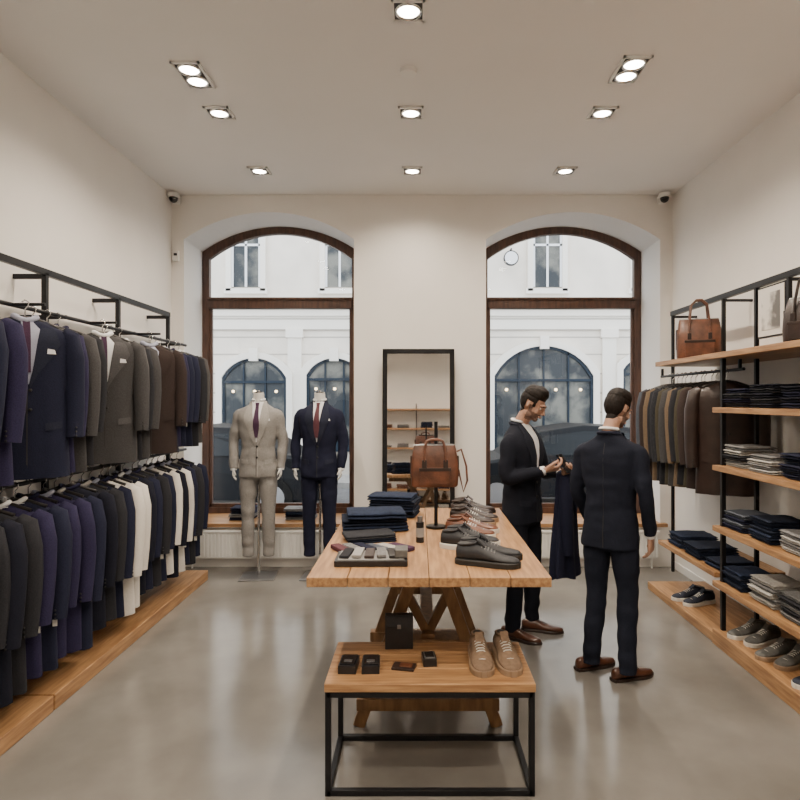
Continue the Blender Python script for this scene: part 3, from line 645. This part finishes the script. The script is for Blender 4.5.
def jacket(par,arms,body,lapel,shirt,tie,seed,hem=.80,square=False):
    m=MB()
    ks=[(hem,0,.0,.178,.121),(.88,0,0,.174,.121),(.98,0,0,.162,.116),(1.08,0,0,.152,.110),(1.2,0,-.004,.169,.117),(1.30,0,-.005,.184,.120),(1.37,0,0,.190,.112),(1.41,0,.004,.184,.096),(1.437,0,.01,.150,.082),(1.462,0,.014,.105,.070),(1.49,0,.018,.070,.062),(1.51,0,.02,.058,.058)]
    m.loft([sring(cx,cy,z,hw,hd,2.45,32) for z,cx,cy,hw,hd in interp(ks,34)],body)
    for s,(el,wr) in zip((-1,1),arms):
        sh=Vector((s*.170,.005,1.378)); el=Vector(el); wr=Vector(wr)
        p,r=catm([sh-Vector((s*.08,0,-.012)),sh,sh.lerp(el,.45),el,el.lerp(wr,.5),wr],[.042,.055,.055,.049,.044,.038],5)
        m.tube(p,r,body,16)
    ob=m.remesh('jacket',body,par,.008,7,wrinkle(.008,seed))
    bv=bvh_of(ob); d=MB()
    zz=[1.50,1.44,1.36,1.28,1.20,1.13]
    decal(d,bv,[(-.052*(1-i/5.3),z) for i,z in enumerate(zz)],[(.052*(1-i/5.3),z) for i,z in enumerate(zz)],.003,shirt)
    if tie:
        decal(d,bv,[(-.018,1.49),(-.014,1.455),(-.02,1.38),(-.028,1.28),(-.012,1.17)],[(.018,1.49),(.014,1.455),(.02,1.38),(.028,1.28),(.012,1.17)],.010,tie,3)
    for s in (-1,1):
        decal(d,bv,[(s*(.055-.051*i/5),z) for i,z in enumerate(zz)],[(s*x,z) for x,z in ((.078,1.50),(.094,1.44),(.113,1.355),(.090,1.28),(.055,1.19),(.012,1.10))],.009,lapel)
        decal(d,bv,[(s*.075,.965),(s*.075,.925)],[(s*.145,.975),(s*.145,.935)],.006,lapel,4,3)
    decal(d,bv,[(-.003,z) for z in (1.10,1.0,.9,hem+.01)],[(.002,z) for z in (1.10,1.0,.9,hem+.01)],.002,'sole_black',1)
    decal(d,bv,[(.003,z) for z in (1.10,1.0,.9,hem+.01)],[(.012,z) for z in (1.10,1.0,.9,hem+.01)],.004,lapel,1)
    if square: decal(d,bv,[(.082,1.352),(.08,1.325)],[(.115,1.345),(.122,1.325)],.007,'shirt_white',3,3)
    decal(d,bv,[(-.0015,z) for z in (1.44,1.3,1.15,1.0)],[(.0015,z) for z in (1.44,1.3,1.15,1.0)],.001,'sole_black',1,4,True)
    decal(d,bv,[(-.003,z) for z in (1.0,.9,hem+.01)],[(.003,z) for z in (1.0,.9,hem+.01)],.0025,'sole_black',1,4,True)
    for z in (1.09,.99):
        h=bv.ray_cast(Vector((.006,-.17,z)),Vector((0,1,0)),2)
        if h[0]: d.ell(h[0]+Vector((0,-.006,0)),(.010,.005,.010),'sole_black',10,6)
    for rr,z0,mt,th,a0,a1 in ((.066,1.494,lapel,.011,-.35,pi+.35),(.055,1.520,shirt,.010,-1.2,pi+1.2)):
        pts=[]
        for i in range(17):
            a=a0+(a1-a0)*i/16; pts.append((rr*math.cos(a),.02+rr*math.sin(a),z0+.010*math.sin(a)))
        d.tube(pts,th,mt,8,flat=1)
    d.obj('lapels_and_details',par)
    return ob
def trousers(par,body,legs,seed,hem=.05):
    m=MB()
    m.loft([sring(0,0,z,hw,hd,2.4,28) for z,hw,hd in interp([(1.03,.140,.10),(.96,.155,.108),(.88,.162,.112),(.82,.155,.105),(.78,.12,.08)],12)],body)
    for s,(kn,an) in zip((-1,1),legs):
        hp=Vector((s*.086,0,.86)); kn=Vector(kn); an=Vector(an)
        d=(an-kn).normalized(); end=an+d*((an.z-hem)/abs(d.z))
        p,r=catm([hp+Vector((0,0,.06)),hp,hp.lerp(kn,.5),kn,kn.lerp(end,.45),end.lerp(kn,.12),end],[.078,.090,.080,.064,.059,.053,.055],5)
        m.tube(p,r,body,16)
    def post(me):
        wrinkle(.007,seed)(me)
        for v in me.vertices:
            if v.co.z<.28: v.co.y+=.006*math.sin(v.co.z*55)*(1-(v.co.z-hem)/.25)
    return m.remesh('trousers',body,par,.008,3,post)
def hand(par,W,d,nrm,side,curl=.35,mt='skin',name='hand',curls=None,sc=1.0):
    W=Vector(W); d=Vector(d).normalized(); nrm=Vector(nrm); nrm=(nrm-d*nrm.dot(d)).normalized()
    X=nrm.cross(d)
    if side<0: X=-X
    Rm=Matrix((X,-nrm,-d)).transposed().to_4x4(); m=MB(); m.M=Matrix.Translation(W)@Rm@Matrix.Scale(sc,4)
    m.loft([sring(cx,0,z,hw,hd,2.6,16) for z,cx,hw,hd in interp([(.04,0,.027,.022),(0,0,.028,.019),(-.03,.002,.036,.016),(-.07,0,.042,.014),(-.096,-.001,.040,.012)],10)],mt)
    for i,(x,L) in enumerate(((.031,.070),(.011,.080),(-.010,.074),(-.030,.058))):
        c=curls[i] if curls else curl
        p=Vector((x,0,-.082)); a=.08; pts=[p.copy()]; 
        for k,f in enumerate((.1,.42,.28,.2)):
            a+=c*(0.2 if k==0 else 1); p=p+Vector((x*.25 if k<2 else 0,-math.sin(a),-math.cos(a)))*L*f*1.05; pts.append(p.copy())
        m.tube(pts,[.0105,.0105,.0095,.0088,.007],mt,10); m.ell(pts[-1],(.0072,.0072,.0075),mt,8,6)
    m.tube([(.024,-.004,-.018),(.042,-.014,-.045),(.050,-.026,-.072),(.046,-.036,-.096)],[.014,.0125,.0105,.008],mt,10)
    return m.remesh(name,mt,par,.0032,2)
def head(par,base,pitch,yaw,beard=True,quiff=.02):
    H=empty('head',base); H.parent=par; H.rotation_euler=(pitch,0,yaw); H.scale=(.92,.92,.94)
    m=MB()
    m.ell((0,.018,.198),(.075,.095,.098),'skin',24,16); m.ell((0,-.022,.150),(.060,.070,.082),'skin',24,16)
    m.ell((0,-.020,.105),(.050,.060,.045),'skin',20,12); m.ell((0,-.066,.083),(.026,.022,.020),'skin')
    m.ell((0,-.076,.200),(.052,.018,.012),'skin'); 
    for s in (-1,1): m.ell((s*.036,-.062,.145),(.022,.02,.024),'skin'); m.ell((s*.048,-.01,.10),(.014,.035,.025),'skin')
    m.tube([(0,-.086,.190),(0,-.100,.165),(0,-.110,.147),(0,-.100,.135)],[.008,.009,.012,.009],'skin',10)
    for s in (-1,1):
        m.ell((s*.010,-.098,.139),(.007,.010,.007),'skin',10,6)
        m.ell((s*.075,.014,.168),(.006,.015,.026),'skin',12,10,Matrix.Rotation(s*.25,4,'Z'))
    m.tube([(0,-.005,-.06),(0,.018,.02),(0,.012,.11)],[.056,.053,.056],'skin',20)
    m.ell((0,-.090,.113),(.022,.010,.010),'skin')
    def hl(c):
        y=c.y; x=abs(c.x)
        if y<-.035: zl=.232 if x<.052 else .222
        elif y<-.016: zl=.168 if x>.05 else .225
        elif y<.032: zl=.197
        else: zl=.085+max(0,(.055-y))*1.2
        return c.z-zl
    def post(me):
        for v in me.vertices:
            c=v.co.copy(); a=hl(c)
            if a>0 and c.z>.02:
                k=min(1,a/.02); t=.005
                if c.z>.235: t=.009+quiff*max(0,min(1,(c.z-.235)/.04))*(.6+.9*max(0,min(1,(-c.y+.03)/.08)))
                nn=noise.noise(Vector((c.x*90,c.y*22,c.z*30)))
                n0=(c-Vector((0,.015,.18))).normalized()
                v.co=c+n0*(t*k+.003*nn*k)
        me.update()
        for p in me.polygons:
            q=p.center.copy()
            if hl(q-(q-Vector((0,.015,.18))).normalized()*.004)>0 and q.z>.03: p.material_index=1
            elif beard and q.y<-.0 and q.z>.055 and q.z<.126+(.042 if (q.y>-.03 and abs(q.x)>.04) else 0)+(.010 if abs(q.x)>.035 else 0) and not (abs(q.x)<.021 and .103<q.z<.120): p.material_index=2
            elif beard and q.y<-.08 and abs(q.x)<.028 and .119<=q.z<.130: p.material_index=2
    m.remesh('head_skin',['skin','hair','stubble'],H,.0034,2,post)
    d=MB()
    for s in (-1,1):
        d.ell((s*.030,-.0785,.177),(.0125,.010,.0085),'eye_white',12,8); d.ell((s*.030,-.0870,.175),(.0055,.003,.0055),'eye_dark',10,6)
        d.tube([(s*.016,-.090,.182),(s*.023,-.0905,.1850),(s*.033,-.0885,.1850),(s*.042,-.082,.180)],.0040,'skin',8)
        d.tube([(s*.014,-.0925,.196),(s*.028,-.0920,.202),(s*.043,-.082,.199)],[.003,.0036,.002],'hair',8)
        d.ell((s*.0785,.009,.166),(.003,.005,.009),'ear_inner',8,6)
    d.ell((0,-.0985,.1165),(.020,.0055,.0038),'lip',14,6); d.ell((0,-.0975,.1085),(.018,.0055,.0045),'lip',14,6)
    d.obj('face_features',H)
    return H
def cuff(par,el,wr,mt='shirt_white'):
    el=Vector(el);wr=Vector(wr);d=(wr-el).normalized(); m=MB(); m.tube([wr-d*.02,wr+d*.012],[.033,.031],mt,16); m.obj('shirt_cuff',par)
def worn_shoes(par,pos):
    m=MB()
    for x,y,rz in pos: shoe(m,T(x,y,0,rz,1.03),'dress','shoe_brown','leather_darkbrown','leather_darkbrown',True)
    m.obj('shoes',par)
A=empty('man_in_navy_suit',(.735,4.24,0),math.radians(50)); A.scale=(.99,.99,.99)
aE=[(-.222,-.01,1.135),(.225,-.06,1.14)]; aW=[(-.085,-.215,1.185),(.10,-.245,1.165)]
jacket(A,list(zip(aE,aW)),'suit_black','suit_black_lapel','shirt_white',None,1)
trousers(A,'suit_black',[((-.098,-.015,.49),(-.105,.015,.1)),((.10,-.03,.49),(.12,-.01,.1))],2)
worn_shoes(A,[(-.11,-.055,.15),(.13,-.09,.45)])
for e,w_ in zip(aE,aW): cuff(A,e,w_)
hand(A,(-.082,-.225,1.19),(.55,-.8,.18),(.35,.1,.9),-1,curls=[.5,.6,.65,.7],name='hand_right')
hand(A,(.098,-.258,1.167),(-.62,-.75,.05),(-.2,.3,.9),1,curls=[.5,.6,.65,.7],name='hand_left')
head(A,(0,-.005,1.495),math.radians(30),math.radians(8),quiff=.022)
m=MB(); m.M=Matrix.Translation((.005,-.325,1.235))@Matrix.Rotation(math.radians(-35),4,'X'); m.box((0,0,0),(.075,.009,.145),'phone_black'); m.box((0,.0055,0),(.069,.002,.135),'greyblue'); m.obj('phone',A,.003)
m=MB(); rings=[]
cxd,cyd=.085,-.285
for i in range(30):
    t=i/29; z=1.150-t*.69; hw=.09+.075*t**.7; hd=.045+.035*t; rg=[]
    for j in range(72):
        a=2*pi*j/72; k=1+(.02+.10*t)*math.sin(7*a+1+t*.8)+.05*t*math.sin(11*a+2)
        rg.append(Vector((cxd+hw*k*math.cos(a)+.01*math.sin(t*6),cyd+hd*k*math.sin(a)-.01*t,z-(.012*math.sin(3*a) if i>26 else 0))))
    rings.append(rg)
m.loft(rings,'wool_navy')
m.ell((cxd,cyd,1.150),(.087,.046,.035),'wool_navy',24,10)
m.tube([(cxd-.06,cyd-.03,1.14),(cxd-.085,cyd-.055,1.0),(cxd-.09,cyd-.065,.82),(cxd-.085,cyd-.07,.62)],[.035,.046,.042,.038],'wool_navy',14)
m.tube([(cxd+.04,cyd-.045,1.15),(cxd+.03,cyd-.075,1.02),(cxd+.02,cyd-.075,.88)],[.018,.022,.008],'suit_navy_lapel',10)
m.obj('folded_jacket_over_arm',A)
Bm=empty('man_in_dark_suit',(1.155,3.60,0),math.radians(140)); Bm.scale=(.96,.96,.97)
bE=[(-.228,.03,1.13),(.224,-.0,1.13)]; bW=[(-.222,-.07,.885),(.19,-.13,.92)]
jacket(Bm,list(zip(bE,bW)),'suit_navy','suit_navy_lapel','shirt_white',None,5)
trousers(Bm,'suit_navy',[((-.100,-.02,.49),(-.115,.02,.1)),((.095,-.01,.49),(.115,.02,.1))],6)
worn_shoes(Bm,[(-.12,-.05,-.55),(.12,-.05,-.50)])
for e,w_ in zip(bE,bW): cuff(Bm,e,w_)
hand(Bm,(-.221,-.077,.875),(.05,-.22,-1),(1,0,0),-1,.32,name='hand_right')
hand(Bm,(.187,-.138,.912),(-.1,-.4,-1),(-1,0,0),1,.32,name='hand_left')
head(Bm,(0,-.005,1.495),math.radians(24),math.radians(-18),quiff=.016)
def mannequin(x,y,body,lapel,tie,rz,seed):
    P=empty('mannequin',(x,y,0),rz); Q=empty('suit_figure',(0,0,.135)); Q.parent=P
    E=[(-.224,.01,1.14),(.224,.01,1.14)]; W=[(-.213,-.05,.88),(.213,-.05,.88)]
    jacket(Q,list(zip(E,W)),body,lapel,'shirt_white',tie,seed,square=True)
    trousers(Q,body,[((-.095,-.01,.49),(-.095,.01,.1)),((.095,-.01,.49),(.095,.01,.1))],seed+1,.06)
    for s,e,w_ in zip((-1,1),E,W): cuff(Q,e,w_); hand(Q,(w_[0],w_[1]-.005,w_[2]+.01),(0,-.15,-1),(-s,0,0),s,.22,'mannequin_white',sc=.72)
    m=MB(); m.tube([(0,.02,1.50),(0,.018,1.56),(0,.016,1.585)],[.052,.05,.048],'mannequin_white',20); m.cyl((0,.016,1.583),(0,.016,1.592),.046,'chrome',20); m.cyl((0,.016,1.59),(0,.016,1.605),.012,'chrome',12); m.obj('neck_cap',Q)
    m=MB(); m.bb(-.16,.16,-.14,.16,0,.012,'grey_metal'); m.cyl((0,.03,.01),(0,.03,.95),.013,'chrome',14); m.obj('stand',P,.003)
mannequin(-1.49,5.60,'wool_lightgrey','suit_grey_lapel','tie_purple',.10,11)
mannequin(-.92,5.60,'wool_navy','suit_navy_lapel','tie_plum',-.05,21)

# ================= LIGHT / CAMERA =================
w=bpy.data.worlds.new('World'); bpy.context.scene.world=w; w.use_nodes=True
bg=w.node_tree.nodes['Background']; bg.inputs[0].default_value=(.88,.94,1,1); bg.inputs[1].default_value=4.2
for a,b in OPEN:
    l=bpy.data.lights.new('daylight_portal','AREA'); l.shape='RECTANGLE'; l.size=b-a; l.size_y=2.9; l.cycles.is_portal=True
    o=bpy.data.objects.new('daylight_portal',l); bpy.context.collection.objects.link(o); o.location=((a+b)/2,YB+WD+.02,1.9); o.rotation_euler=(math.radians(-90),0,0)
cam=bpy.data.cameras.new('camera'); cam.lens=27; cam.sensor_width=36; cam.shift_x=-.0225; cam.clip_end=200
if ZOOM:
    cxp,cyp,k=ZOOM; cam.lens=27*k; cam.shift_x=(cxp-418)/800*k; cam.shift_y=(400-cyp)/800*k
co=bpy.data.objects.new('camera',cam); bpy.context.collection.objects.link(co); co.location=(0,0,1.65); co.rotation_euler=(math.radians(90),0,0)
bpy.context.scene.camera=co
